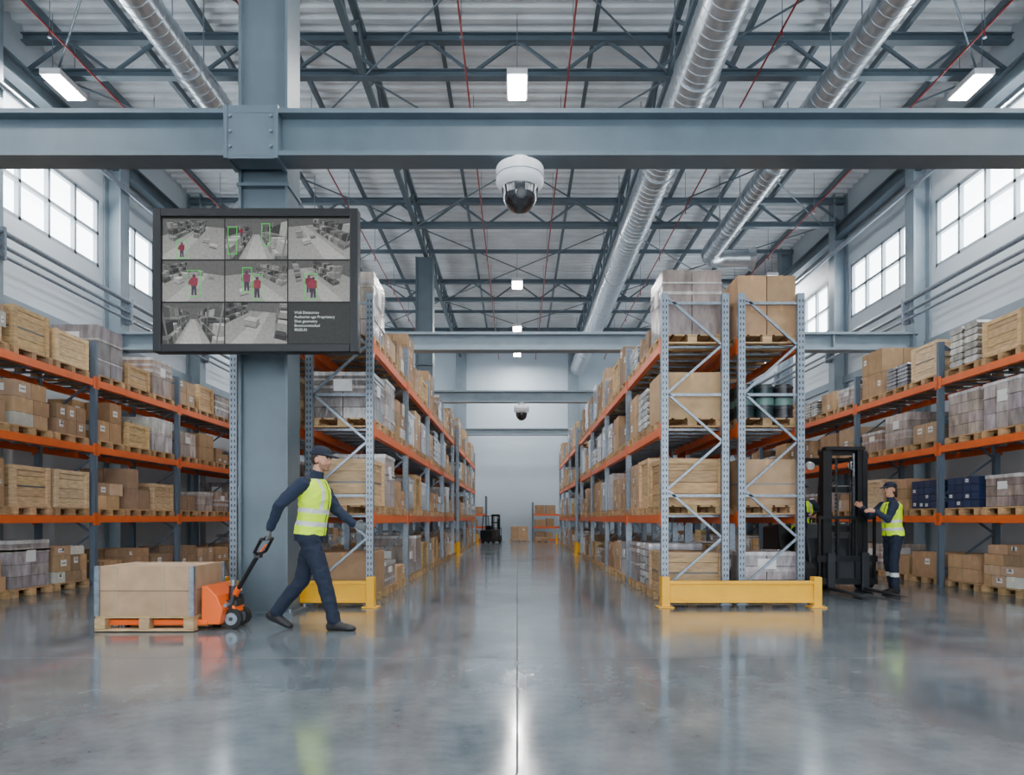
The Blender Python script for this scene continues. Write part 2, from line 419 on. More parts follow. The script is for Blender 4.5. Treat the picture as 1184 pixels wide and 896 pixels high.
def load(b,cx,cy,z,wx,wy,h,typ=None):
    pallet(b,cx,cy,z,wx,wy); z0=z+.122; h=max(h-.122,.2)
    if typ is None:
        typ=R.choices(['cartons','wrap','crate','big','sacks','small','half','planks','mixed'],[20,36,13,10,5,6,4,3,10])[0]
    wx*=.97*R.uniform(.93,1); wy*=.97*R.uniform(.88,1)
    if typ=='mixed':
        zz=z0
        while zz<z0+h-.08:
            dz=R.uniform(.14,.3); dz=min(dz,z0+h-zz); y=cy-wy/2
            while y<cy+wy/2-.12:
                dy=min(R.uniform(.2,.42),cy+wy/2-y); top=zz+dz*(R.uniform(.75,1) if zz+dz>=z0+h-.01 else 1)
                c=jit(R.choice(CARD+[(.6,.58,.55)] ),.12)
                carton(b,cx-wx/2,cx-.01,y+.004,y+dy-.004,zz+.002,top-.003,c,label=.3); carton(b,cx+.01,cx+wx/2,y+.004,y+dy-.004,zz+.002,top-.003,jit(c),label=.3); y+=dy
            zz+=dz
    elif typ in ('cartons','small','half','darkpack'):
        nx,ny,nz={'cartons':(2,R.choice((2,2,3)),R.choice((2,2,3))),'small':(3,4,R.choice((4,5))),'half':(2,2,1),'darkpack':(3,4,4)}[typ]
        if typ=='half': h*=.5
        base=R.choice(CARD) if typ!='darkpack' else (.02,.035,.09)
        m='cardboard' if typ!='darkpack' else 'plastic'
        for i in range(nx):
            for j in range(ny):
                for k in range(nz):
                    if k==nz-1 and typ=='cartons' and R.random()<.08: continue
                    g=.006; dx=wx/nx;dy=wy/ny;dz=h/nz
                    x=cx-wx/2+i*dx;y=cy-wy/2+j*dy;zz=z0+k*dz
                    carton(b,x+g,x+dx-g,y+g,y+dy-g,zz+.002,zz+dz-.004,jit(base),m,tape=(typ!='darkpack'),label=.25)
    elif typ=='wrap':
        base=R.choice(WRAP); nx,ny,nz=2,R.choice((2,3)),R.choice((2,3,4))
        for i in range(nx):
            for j in range(ny):
                for k in range(nz):
                    dx=wx/nx;dy=wy/ny;dz=h/nz;g=.005
                    x=cx-wx/2+i*dx;y=cy-wy/2+j*dy;zz=z0+k*dz
                    b.box(x+g,x+dx-g,y+g,y+dy-g,zz+.003,zz+dz-.003,'wrap',jit(base,.14))
        q=.004
        for k in range(R.randint(0,2)):
            zz=z0+h*R.uniform(.15,.85); b.box(cx-wx/2-q,cx+wx/2+q,cy-wy/2-q,cy+wy/2+q,zz,zz+R.uniform(.02,.06),'wrap',jit((.5,.46,.44)))
        if R.random()<.5: b.box(cx-wx/2-q,cx+wx/2+q,cy-wy/2-q,cy+wy/2+q,z0+h-.04,z0+h+.01,'wrap',(.58,.56,.56))
        if R.random()<.7: b.box(cx-wx/2-.008,cx+wx/2+.008,cy-.1,cy+.08,z0+h*.55,z0+h*.8,'plastic',(.72,.72,.72))
        if R.random()<.4: b.box(cx-.12,cx+.12,cy-wy/2-.008,cy+wy/2+.008,z0+h*.6,z0+h*.85,'plastic',(.72,.72,.72))
    elif typ=='crate':
        c=jit(R.choice(WOODC)); n=4
        x0,x1,y0,y1=cx-wx/2+.02,cx+wx/2-.02,cy-wy/2+.02,cy+wy/2-.02
        for k in range(n):
            b.box(x0,x1,y0,y1,z0+h*k/n+.003,z0+h*(k+1)/n-.003,'wood',jit(c,.06))
        e=.018;c2=jit((c[0]*1.05,c[1]*1.05,c[2]*1.05))
        for xx in (x0,x1):
            for yy in (y0,y1): b.cbox(xx,yy,z0+h/2,.07,.07,h,'wood',c2)
        for zz in (z0+.03,z0+h-.03):
            b.box(x0-e,x1+e,y0-e,y1+e,zz-.03,zz+.03,'wood',c2)
        if R.random()<.4: b.box(x0-.004,x1+.004,y0-.004,y1+.004,z0+h*.48,z0+h*.52,'plastic',(.12,.12,.12))
    elif typ=='big':
        c=jit(R.choice(CARD)); carton(b,cx-wx/2,cx+wx/2,cy-wy/2,cy+wy/2,z0,z0+h,c,label=.8)
        if R.random()<.5: b.box(cx-wx/2-.004,cx+wx/2+.004,cy-wy/2-.004,cy+wy/2+.004,z0+h*.45,z0+h*.48,'plastic',(.2,.2,.2))
    elif typ=='sacks':
        n=6;dz=h/n; cc=R.choice([(.6,.6,.62),(.25,.25,.28),(.5,.47,.42)])
        for k in range(n):
            for j in range(2):
                c=jit(cc,.2)
                ya=cy-wy/2+j*wy/2;yb=ya+wy/2-.01;zz=z0+k*dz
                b.prismx([(ya,zz+dz*.5),(ya+.04,zz+.01),(yb-.04,zz+.01),(yb,zz+dz*.5),(yb-.04,zz+dz*.95),(ya+.04,zz+dz*.95)],cx-wx/2,cx+wx/2,'wrap',c)
    elif typ=='planks':
        n=5
        for k in range(n):
            c=jit(R.choice(WOODC),.12); b.box(cx-wx/2+.03,cx+wx/2-.03,cy-wy/2+.03,cy+wy/2-.03,z0+h*.6*k/n,z0+h*.6*(k+.8)/n,'wood',c)
    elif typ=='drums':
        r=min(wx/3,wy/3)/2*.97
        for i in range(3):
            for j in range(3):
                x=cx-wx/2+wx*(i+.5)/3;y=cy-wy/2+wy*(j+.5)/3
                c=R.choice([(.01,.03,.03),(.012,.012,.016),(.01,.045,.035)])
                b.tube((x,y,z0),(x,y,z0+h),r,'plastic',n=16,col=c)
                for q in (.02,h*.33,h*.66,h-.02): b.tube((x,y,z0+q-.012),(x,y,z0+q+.012),r+.008,'plastic',n=16,col=(.03,.03,.035))
                b.tube((x,y,z0+h*.4),(x,y,z0+h*.62),r+.003,'plastic',n=16,col=(.10,.19,.17))
                b.tube((x,y,z0+h),(x,y,z0+h+.02),r*.85,'plastic',n=16,col=(.02,.02,.02))

# ------------------------------------------------------------------ racks
LEV=[1.10,2.24,3.33]
def frame(b,x0,x1,y,top=4.0,m='galvanised',detail=False):
    for x in (x0+.045,x1-.045):
        b.cbox(x,y-.035,top/2,.09,.012,top,m); b.cbox(x-.04,y,top/2,.01,.07,top,m); b.cbox(x+.04,y,top/2,.01,.07,top,m)
        b.cbox(x,y,.006,.14,.12,.012,m)
        if detail:
            z=.15
            while z<top-.05:
                for s in (-1,1): b.cbox(x+s*.02,y-.0425,z,.014,.004,.034,'dark_grey')
                z+=.075
    xa,xb=x0+.09,x1-.09
    z=.25;k=0
    while z+.62<top:
        p,q=((xa,y,z),(xb,y,z+.6)) if k%2==0 else ((xb,y,z),(xa,y,z+.6))
        b.bar(p,q,.03,.03,m,up=(0,1,0)); z+=.62;k+=1
    for z in (.2,1.4,2.7,top-.12): b.cbox((xa+xb)/2,y,z,xb-xa,.03,.035,m)
def rack(x0,x1,ys,um='galvanised',detail=False,special=None):
    e=empty('pallet_rack')
    b=MB()
    for i,y in enumerate(ys): frame(b,x0,x1,y,m=um,detail=detail and i==0)
    b.obj('upright_frames',e)
    b=MB(); g=MB()
    for i in range(len(ys)-1):
        ya,yb=ys[i]+.035,ys[i+1]-.035
        for z in LEV:
            for x,s in ((x0+.03,-1),(x1-.03,1)):
                b.cbox(x,(ya+yb)/2,z,.045,yb-ya,.11,'orange'); b.cbox(x-s*.03,(ya+yb)/2,z-.03,.03,yb-ya,.06,'orange')
                for yy in (ya,yb): b.cbox(x+s*.028,yy,z,.012,.09,.2,'orange')
            for k in range(7):
                yy=ya+.2+(yb-ya-.4)*k/6; b.cbox((x0+x1)/2,yy,z+.04,x1-x0-.1,.05,.03,'galvanised')
        n=3; w=(yb-ya-.06)/n
        for lv in range(4):
            z=(LEV[lv-1]+.057) if lv else .0
            for k in range(n):
                cy=ya+.03+w*(k+.5)
                h={0:R.uniform(.42,.80),1:R.uniform(.45,.87),2:R.uniform(.45,.84),3:R.uniform(.42,1.0)}[lv]
                typ=None
                if special and (i,lv,k) in special: typ,h=special[(i,lv,k)]
                load(g,(x0+x1)/2,cy,z+.001,min(.86,x1-x0-.02)+(.04 if x1-x0>.95 else 0),w*.92,h,typ)
    b.obj('beams_and_decking',e)
    g.obj('palletized_goods')
ya=[8.8+2.8*i for i in range(5)]; yb_=[21.7+2.8*i for i in range(4)]
ri={(0,0,0):('crate',.66),(0,1,0):('crate',.73),(0,2,0):('big',.72),(0,3,0):('wrap',.97)}
ro={(0,0,0):('wrap',.66),(0,1,0):('big',.72),(0,2,0):('drums',.55),(0,3,0):('cartons',.9),(0,2,1):('drums',.55),(0,1,1):('big',.7)}
li={(0,0,0):('big',.66),(0,1,0):('crate',.73),(0,2,0):('wrap',.72),(0,3,0):('wrap',.95)}
rack(1.85,2.72,ya,detail=True,special=ri); rack(2.84,3.69,ya,detail=True,special=ro)
rack(-2.72,-1.85,ya,detail=True,special=li); rack(-3.69,-2.84,ya,detail=True)
rack(1.85,2.72,yb_); rack(2.84,3.69,yb_); rack(-2.72,-1.85,yb_); rack(-3.69,-2.84,yb_)
ysd=[5.7+2.75*i for i in range(10)]
rs={(2,1,0):('darkpack',.6),(1,3,2):('sacks',.75),(1,1,2):('darkpack',.6),(2,3,0):('crate',.7),(1,2,2):('wrap',.8),(1,2,1):('wrap',.8)}
rack(6.9,7.9,ysd,um='rack_blue',special=rs); rack(-7.9,-6.9,ysd,um='rack_blue',special={(1,3,1):('crate',.7),(1,3,2):('crate',.6),(2,3,0):('wrap',.95),(2,3,1):('crate',.5),(1,0,2):('mixed',.7),(1,1,2):('crate',.7),(1,1,1):('crate',.7)})

def guard(x0,x1,y):
    b=MB()
    b.box(x0,x1,y-.03,y+.03,.06,.33,'yellow')
    b.box(x0,x1,y-.05,y-.03,.29,.33,'yellow'); b.box(x0,x1,y-.05,y-.03,.06,.10,'yellow')
    for x in (x0+.04,x1-.04):
        b.cbox(x,y,.19,.10,.13,.38,'yellow'); b.cbox(x,y,.008,.2,.2,.016,'yellow')
        for i in(-1,1): b.tube((x+i*.07,y-.07,.016),(x+i*.07,y-.07,.035),.012,'galvanised',n=6)
    b.obj('rack_end_guard',bevel=.006)
guard(1.80,3.76,8.5); guard(-3.70,-1.78,8.5); guard(1.8,3.7,21.35)
guard(-2.4,-1.8,21.35)
for x,y in ((-1.77,20.3),(1.77,20.3),(-1.77,30.4),(1.77,30.4)):
    b=MB(); b.tube((x,y,0),(x,y,.42),.05,'yellow'); b.tube((x,y,0),(x,y,.015),.09,'yellow'); b.obj('bollard')

# ------------------------------------------------------------------ monitor
e=empty('surveillance_monitor')
YM=7.10
S=789/YM
def px(x,y): return ((x-598)/S, 1.1+(600-y)/S)
X0,Z1=px(177,241); X1,Z0=px(414,407)
b=MB(); t=.085
b.box(X0,X1,YM+.02,YM+.12,Z0,Z1,'black')
b.box(X0,X0+t,YM-.01,YM+.02,Z0,Z1,'black'); b.box(X1-t,X1,YM-.01,YM+.02,Z0,Z1,'black')
b.box(X0+t,X1-t,YM-.01,YM+.02,Z0,Z0+t,'black'); b.box(X0+t,X1-t,YM-.01,YM+.02,Z1-t,Z1,'black')
b.obj('housing',e,bevel=.008)
b=MB(); b.cbox(-2.89,YM+.22,3.7,.4,.22,.4,'dark_grey'); b.cbox(-2.89,YM+.38,3.7,.56,.10,.7,'dark_grey')
b.box(-2.89-.28,-2.89+.28,YM+.4,7.8,3.4,3.46,'dark_grey'); b.box(-2.89-.28,-2.89+.28,YM+.4,7.8,4.0,4.06,'dark_grey')
b.obj('wall_bracket',e)
sc=MB(); LC=[0]
def q(pts,c,over=False):
    if not isinstance(c,tuple): c=(c,c*.985,c*.95)
    LC[0]+=1
    yy=(YM+.0135 if over else YM+.0195)-(LC[0]*1.0e-6)
    vs=[(px(x,y)[0],yy,px(x,y)[1]) for x,y in pts]
    sc.add(vs,[tuple(range(len(vs)))],'screen',c)
def r(x0,y0,x1,y1,c,over=False): q([(x0,y1),(x1,y1),(x1,y0),(x0,y0)],c,over)
def clip(poly,x0,y0,x1,y1):
    for ax,lim,sg in ((0,x0,1),(0,x1,-1),(1,y0,1),(1,y1,-1)):
        out=[]
        for i in range(len(poly)):
            a=poly[i-1];c=poly[i];da=(a[ax]-lim)*sg;dc=(c[ax]-lim)*sg
            if (da<0)!=(dc<0):
                t=da/(da-dc); out.append((a[0]+(c[0]-a[0])*t,a[1]+(c[1]-a[1])*t))
            if dc>=0: out.append(c)
        poly=out
        if len(poly)<3: return None
    return poly
def feed(cell,cam,look,f,boxes):
    cx0,cx1,cy0,cy1=cell; cam=V(cam);d=(V(look)-cam).normalized();rt=d.cross(V((0,0,1))).normalized();up=rt.cross(d)
    mx,my=(cx0+cx1)/2,(cy0+cy1)/2; F=f*(cx1-cx0)
    r(cx0,cy0,cx1,cy1,.10)
    faces=[]
    for (x0,x1,y0,y1,z0,z1,sh) in boxes:
        P=[V(p) for p in ((x0,y0,z0),(x1,y0,z0),(x1,y1,z0),(x0,y1,z0),(x0,y0,z1),(x1,y0,z1),(x1,y1,z1),(x0,y1,z1))]
        for idx,nn,k in (((4,5,6,7),(0,0,1),1.2),((0,1,5,4),(0,-1,0),.6),((1,2,6,5),(1,0,0),.38),((2,3,7,6),(0,1,0),.5),((3,0,4,7),(-1,0,0),.75),((0,3,2,1),(0,0,-1),.3)):
            pp=[P[i] for i in idx]; c=sum(pp,V())/4
            if V(nn).dot(cam-c)<=0: continue
            if z1<=0.001 and nn!=(0,0,1): continue
            faces.append(((c-cam).length+(50 if z1<=.001 else 0),pp,sh*k,(c-cam).length))
    faces.sort(key=lambda a:-a[0])
    for _,pp,sh,dist in faces:
        zs=[(p-cam).dot(d) for p in pp]
        if min(zs)<.25: continue
        pr=[(mx+(p-cam).dot(rt)/z*F,my-(p-cam).dot(up)/z*F) for p,z in zip(pp,zs)]
        pr=clip(pr,cx0,cy0,cx1,cy1)
        if pr: q(pr,min(.6,sh*(.5+2.4/(dist+2))))
RF=random.Random(5)
def fl():
    return [(x,x+1.0,y,y+1.0,-.05,0,.42*RF.uniform(.98,1.02)*(1.15 if abs(x+.5)<1.2 else .85)) for x in range(-7,8) for y in range(-1,20)]
def rk(x0,x1,y0,y1,H=3.4):
    o=[]; y=y0
    while y<y1+.01:
        for x in (x0,x1-.06): o.append((x,x+.06,y,y+.06,0,H,.28))
        y+=2.0
    for lv in range(3):
        z=lv*1.15
        y=y0+.1
        while y<y1-.6:
            w_=RF.uniform(.45,.9); h_=RF.uniform(.45,.95); o.append((x0,x1,y,y+w_+.08,z,z+.05,.3)); o.append((x0+.05,x1-.05,y,y+w_,z+.06,z+h_,RF.choice((.06,.12,.2,.35,.5)))); y+=w_+.08
    return o
def pl(x,y,h=.8,w=1.0,sh=.5):
    o=[(x,x+w,y,y+w*.8,0,.1,.12)]
    n=3
    for k in range(n): o.append((x+.03,x+w-.03,y+.03,y+w*.8-.03,.1+h*k/n,.1+h*(k+.9)/n,sh*RF.uniform(.85,1.15)))
    return o
def wl(y): return [(-8,8,y,y+.1,0,5,.3)]
CXs=[(187,258.5),(260,331.5),(333,404.5)]; CYs=[(252,299),(301,348),(350,397)]
def cell(i,j): return (CXs[i][0],CXs[i][1],CYs[j][0],CYs[j][1])
r(186,250,405,398,.012)
feed(cell(0,0),(4,-1,4.2),(.5,6,.3),.75,fl()+rk(-3.5,-2.4,4,14)+rk(0,1.1,7,14)+pl(2.3,6,.5)+pl(3.6,5,.3))
feed(cell(1,0),(0,-1,2.8),(0,7,.6),.62,fl()+wl(17)+rk(-3,-1.6,1,15)+rk(1.6,3,1,15))
feed(cell(2,0),(-3,-1,4.0),(.5,5.5,.2),.75,fl()+rk(1.8,3.4,1.5,12,3.0)+pl(-2.4,5,.6,1.2,.65)+pl(-.7,6.5,.4,1.0,.3)+pl(-3,8,1.2,1.2,.4))
feed(cell(0,1),(3,-1.5,4.0),(-.5,5,.2),.7,fl()+wl(12)+pl(-3.6,3,.9,1.5,.75)+pl(-3.8,5.5,1.1,1.4,.6)+rk(-6,-4.8,2,12)+pl(1.8,8,.6)+pl(-1.4,9,1.0,1.3,.5))
feed(cell(1,1),(-3.4,-2,3.8),(0,5,.4),.75,fl()+rk(3.0,4.2,2,14)+pl(-2.2,4,.9,1.2,.6)+pl(-3.2,2.6,.5,1.0,.7)+wl(13))
feed(cell(2,1),(-3,-1,4.4),(.5,6,.4),.8,fl()+rk(2,3.4,4,14,3.4)+rk(-3.2,-2.2,8,14)+pl(0,10,.8))
feed(cell(0,2),(.2,-1,2.6),(.2,7,.5),.6,fl()+wl(17)+rk(-2.8,-1.4,1,15)+rk(1.7,3,1,15))
feed(cell(1,2),(2.5,-1.5,3.8),(0,5,.3),.8,fl()+wl(14)+pl(-1.6,4.0,1.0,2.0,.6)+rk(2.8,4.0,2.8,12)+rk(-6,-5,2,12))
def gbox(x0,y0,x1,y1):
    g=(.03,.75,.08);w=.8
    r(x0,y0,x1,y0+w,g,True);r(x0,y1-w,x1,y1,g,True);r(x0,y0,x0+w,y1,g,True);r(x1-w,y0,x1,y1,g,True)
def man(x,y,h,c=(.30,.03,.07)):
    w=h*.14
    q([(x-w*.9,y),(x-w*.2,y),(x+w*.1,y-h*.45),(x-w*.9,y-h*.5)],(.05,.04,.06),True)
    q([(x+w*.2,y),(x+w*.9,y),(x+w*.8,y-h*.5),(x-w*.1,y-h*.5)],(.05,.04,.06),True)
    q([(x-w*1.2,y-h*.45),(x+w*1.2,y-h*.45),(x+w*1.4,y-h*.8),(x+w*.5,y-h*.87),(x-w*.5,y-h*.87),(x-w*1.4,y-h*.8)],c,True)
    q([(x-w*1.3,y-h*.8),(x-w*2.0,y-h*.6),(x-w*1.7,y-h*.45),(x-w*1.0,y-h*.6)],c,True)
    q([(x+math.cos(t)*w*.6,y-h*.93+math.sin(t)*h*.08) for t in [k*math.pi/4 for k in range(8)]],(.08,.04,.04),True)
man(210,297,17,(.2,.02,.04)); gbox(204,277,217,299); gbox(263,262,274,294); gbox(302,258,312,284); man(279,274,11,(.2,.02,.04))
man(224,341,24,(.26,.03,.06)); gbox(216,312,232,343)
man(285,336,23,(.22,.04,.10)); man(297,344,24,(.28,.04,.07)); gbox(280,309,291,338); gbox(292,317,303,347)
man(357,338,20,(.2,.02,.05)); man(362,344,24,(.28,.03,.06)); gbox(352,316,367,346)
r(333,350,404.5,397,(.035,.036,.035))
sc.obj('screen_feeds',e)
for i,tx in enumerate(["Wall Detectron","Authorize age Propriatary","Shot geometry","Broncometadual","90:05.01"]):
    cu=bpy.data.curves.new('status_text_%d'%(i+1),'FONT'); cu.body=tx; cu.size=.040; cu.extrude=.0005
    o=bpy.data.objects.new('status_text_%d'%(i+1),cu); X,Z=px(340,362.5+i*5.0); o.location=(X,YM+.012,Z); o.rotation_euler=(math.pi/2,0,0)
    cu.materials.append(M['text_grey']); COL.objects.link(o); o.parent=e

# ------------------------------------------------------------------ dome cameras
def dome(x,y,zt,rad,stem):
    e=empty('dome_security_camera')
    b=MB(); k=rad
    b.rev((x,y,zt),[(0,0),(.72*k,0),(.80*k,-.04*k),(.97*k,-.10*k),(1.0*k,-.16*k),(1.0*k,-.70*k),(.97*k,-.80*k),(.82*k,-.96*k),(.76*k,-1.0*k)],'white_plastic',n=48)
    b.rev((x,y,zt),[(1.0*k,-.50*k),(1.012*k,-.51*k),(1.012*k,-.54*k),(1.0*k,-.55*k)],'galvanised',n=48)
    b.obj('housing',e)
    b=MB(); pr=[(.78*k,-.96*k)]+[(.74*k*math.cos(t),-1.16*k-.82*k*math.sin(t)) for t in [i*math.pi/2/10 for i in range(11)]]
    b.rev((x,y,zt),pr,'dome_glass',n=48); b.obj('dome',e)
    b=MB(); c=V((x+.05*k,y-.66*k,zt-1.45*k)); d=V((0,-1,-.35)).normalized()
    b.tube(c,c+d*.12*k,.20*k,'dark_grey',n=20); b.tube(c+d*.12*k,c+d*.13*k,.13*k,'dome_glass',n=20); b.obj('lens',e)
    b=MB(); b.tube((x,y,zt-.005),(x,y,zt+stem),.42*k,'white_plastic',n=24); b.obj('mount',e)
dome(.03,7.50,4.98,.262,.068)
dome(.15,23.5,5.0,.26,.098)

# ------------------------------------------------------------------ hand pallet truck with load
Y=6.98
b=MB(); x0,x1,y0,y1=-4.10,-3.14,6.62,7.34
for i in range(5):
    yy=y0+(y1-y0)*(i+.5)/5; b.cbox((x0+x1)/2,yy,.145,x1-x0,.115,.022,'wood',jit((.56,.38,.2)))
for j in (0,.5,1):
    xx=x0+.05+(x1-x0-.1)*j
    b.cbox(xx,(y0+y1)/2,.123,.10,y1-y0,.02,'wood',jit((.5,.34,.18)))
    for i in (0,.5,1): b.cbox(xx,y0+.05+(y1-y0-.1)*i,.073,.10,.1,.08,'wood',jit((.5,.34,.18)))
for i in (0,.5,1): b.cbox((x0+x1)/2,y0+.05+(y1-y0-.1)*i,.02,x1-x0,.1,.022,'wood',jit((.5,.34,.18)))
b.obj('wooden_pallet',bevel=.004)
b=MB(); c=(.45,.29,.175)
b.box(x0+.02,x1-.02,y0+.02,y1-.02,.158,.40,'cardboard',(.42,.27,.16)); b.box(x0+.02,x1-.02,y0+.02,y1-.02,.404,.64,'cardboard',c)
b.box(x0+.02,x1-.02,y0+.015,y1-.015,.396,.408,'cardboard',(.26,.17,.11))
for xx in (x0+.02,x1-.02):
    for yy in (y0+.02,y1-.02): b.cbox(xx,yy,.40,.045,.045,.485,'galvanised')
for xx in (x0+.2,x1-.3):
    b.box(xx,xx+.015,y0+.016,y1-.016,.156,.644,'plastic',(.38,.30,.21))
b.box(x0+.03,x1-.03,(y0+y1)/2-.03,(y0+y1)/2+.03,.64,.6425,'cardboard',(.6,.45,.3))
b.obj('cardboard_box_load',bevel=.006)
e=empty('hand_pallet_truck')
b=MB()
for s in (-.2,.2): b.box(-4.02,-3.05,Y+s-.075,Y+s+.075,.055,.11,'truck_orange')
b.prism([(-3.11,.06),(-2.93,.06),(-2.90,.20),(-2.96,.34),(-3.06,.44),(-3.11,.44)],Y-.26,Y+.26,'truck_orange')
b.prism([(-3.00,.30),(-2.84,.22),(-2.82,.16),(-2.98,.16)],Y-.12,Y+.12,'truck_orange')
b.obj('fork_frame',e,bevel=.01)
b=MB()
b.tube((-2.90,Y,.14),(-2.90,Y,.42),.045,'dark_grey'); b.tube((-2.90,Y,.42),(-2.90,Y,.48),.03,'galvanised')
b.cbox(-2.90,Y,.25,.14,.2,.06,'dark_grey')
b.tube((-2.90,Y-.2,.24),(-2.90,Y+.2,.24),.02,'galvanised')
b.bar((-2.90,Y-.10,.10),(-2.86,Y-.10,.33),.03,.05,'dark_grey'); b.bar((-2.90,Y+.10,.10),(-2.86,Y+.10,.33),.03,.05,'dark_grey')
b.obj('hydraulic_pump',e)
b=MB()
for s in (-.13,.09): b.wheel((-2.86,Y+s,.10),.10,.055,(0,1,0),hub='galvanised')
for s in (-.2,.2): b.wheel((-3.9,Y+s,.04),.04,.08,(0,1,0),hub='galvanised',n=14)
b.obj('wheels',e)
hand_bar=V((-2.452,6.64,.905))
b=MB(); base=V((-2.90,Y,.30)); top=hand_bar+V((-.12,.14,-.16))
b.tube(base,top,.022,'black',n=12)
b.tube(base,base+(top-base)*.22,.032,'truck_orange',n=12)
L1=hand_bar+V((0,-.10,0)); L2=hand_bar+V((0,.20,0))
b.path([top,top+V((.02,-.15,.03)),L1,L2,top+V((.02,.15,.03)),top],.016,'black',n=10)
b.cbox(top.x,top.y,top.z,.06,.08,.06,'dark_grey'); b.tube(top,top+V((.08,.0,.10)),.009,'truck_orange',n=8)
b.obj('steering_handle',e)

# ------------------------------------------------------------------ people
class HB:
    def __init__(s): s.v=[];s.f=[];s.l=[]
    def loft(s,rings,lab,n=18,clampz=None):
        o=len(s.v)
        for c,a,bb in rings:
            c=V(c)
            for i in range(n):
                t=2*math.pi*i/n; p=c+V(a)*math.cos(t)+V(bb)*math.sin(t)
                if clampz is not None and p.z<clampz: p.z=clampz
                s.v.append(p)
        k=len(rings)
        for j in range(k-1):
            for i in range(n):
                s.f.append((o+j*n+i,o+j*n+(i+1)%n,o+(j+1)*n+(i+1)%n,o+(j+1)*n+i)); s.l.append(lab)
        s.f.append(tuple(o+i for i in range(n-1,-1,-1))); s.l.append(lab)
        s.f.append(tuple(o+(k-1)*n+i for i in range(n))); s.l.append(lab)
    def cap(s,p0,p1,r0,r1,lab,n=14,asp=1.0,adir=None,clampz=None):
        p0=V(p0);p1=V(p1);d=(p1-p0).normalized();u=V(adir) if adir else V((0,1,0))
        if abs(d.dot(u))>.95: u=V((1,0,0))
        a=(u-d*u.dot(d)).normalized();bb=d.cross(a)
        rg=[]
        for k in range(5,0,-1):
            t=k/5*math.pi/2*.98; rg.append((p0-d*r0*math.sin(t),a*r0*math.cos(t)*asp,bb*r0*math.cos(t)))
        for k in range(5):
            t=k/4; r_=r0+(r1-r0)*t; rg.append((p0+(p1-p0)*t,a*r_*asp,bb*r_))
        for k in range(1,6):
            t=k/5*math.pi/2*.98; rg.append((p1+d*r1*math.sin(t),a*r1*math.cos(t)*asp,bb*r1*math.cos(t)))
        s.loft(rg,lab,n,clampz)
    def ell(s,c,a,bb,cc,lab,n=18,lo=-1.0,hi=1.0):
        c=V(c);rg=[];m=12
        for k in range(m+1):
            w=lo+(hi-lo)*k/m; w=max(-.985,min(.985,w)); rr=math.sqrt(1-w*w)
            rg.append((c+V(cc)*w,V(a)*rr,V(bb)*rr))
        s.loft(rg,lab,n)
    def hand(s,w,d,n,t,lab,curl=30,k=1.0):
        w=V(w);d=V(d).normalized();n=(V(n)-d*V(n).dot(d)).normalized()
        t=(V(t)-d*V(t).dot(d)-n*V(t).dot(n)).normalized()
        s.loft([(w-d*.02*k,t*.026*k,n*.02*k),(w+d*.015*k,t*.030*k,n*.019*k),(w+d*.05*k,t*.042*k,n*.018*k),(w+d*.088*k,t*.042*k,n*.015*k),(w+d*.1*k,t*.036*k,n*.009*k)],lab)
        for off,ln in ((.032,.074),(.011,.083),(-.011,.077),(-.031,.06)):
            p=w+d*.088*k+t*off*k; ang=0
            for j,fr in enumerate((.45,.32,.23)):
                ang+=math.radians(curl*(.8 if j==0 else 1.1)); dd=d*math.cos(ang)+n*math.sin(ang)
                p2=p+dd*ln*fr*k; s.cap(p,p2,(.0105-.001*j)*k,(.0098-.001*j)*k,lab,n=10); p=p2
        p=w+d*.025*k+t*.028*k; dd=(d*.7+t*.75+n*.25).normalized(); p2=p+dd*.045*k; s.cap(p,p2,.014*k,.0115*k,lab,n=10)
        dd=(d*.8+t*.15+n*math.sin(math.radians(curl))*1.0).normalized(); s.cap(p2,p2+dd*.032*k,.0115*k,.0095*k,lab,n=10)
    def build(s,name,labels,bandf=None,voxel=.0060):
        me=bpy.data.meshes.new(name+'_src'); me.from_pydata([tuple(p) for p in s.v],[],s.f)
        o=bpy.data.objects.new(name+'_src',me); COL.objects.link(o)
        m=o.modifiers.new('r','REMESH'); m.mode='VOXEL'; m.voxel_size=voxel; m.adaptivity=0
        sm=o.modifiers.new('s','SMOOTH'); sm.iterations=2; sm.factor=.5
        dg=bpy.context.evaluated_depsgraph_get(); dg.update()
        nm=bpy.data.meshes.new_from_object(o.evaluated_get(dg)); nm.name=name
        bvh=BVHTree.FromPolygons(s.v,s.f)
        nm.materials.clear()
        for l in labels: nm.materials.append(M[l])
        idx=[]; cloth=set(); rest=set()
        for p in nm.polygons:
            c=p.center; h=bvh.find_nearest(c); lab=s.l[h[2]] if h[2] is not None else labels[0]
            if bandf: lab=bandf(c,lab)
            idx.append(labels.index(lab))
            (cloth if lab in ('navy','navy_trouser','vest','vest_band') else rest).update(p.vertices)
        nm.polygons.foreach_set('material_index',idx); nm.polygons.foreach_set('use_smooth',[True]*len(idx))
        nr=[v.normal.copy() for v in nm.vertices]
        for i in cloth-rest:   # garment folds
            v=nm.vertices[i]; c=v.co
            a=mnoise.noise(V((c.x*7+3+c.z*3,c.y*7,c.z*11-c.x*4))); a2=mnoise.noise(V((c.x*16,c.y*16,c.z*20+7)))
            v.co=c+nr[i]*((1-abs(a)*3)*.005+a2*.0025-.001)
        bpy.data.objects.remove(o)
        ob=bpy.data.objects.new(name,nm); COL.objects.link(ob)
        return ob
LABS=['navy','navy_trouser','vest','vest_band','glove','skin','hair','shoe','lip','sclera','black','stubble','cap_navy']
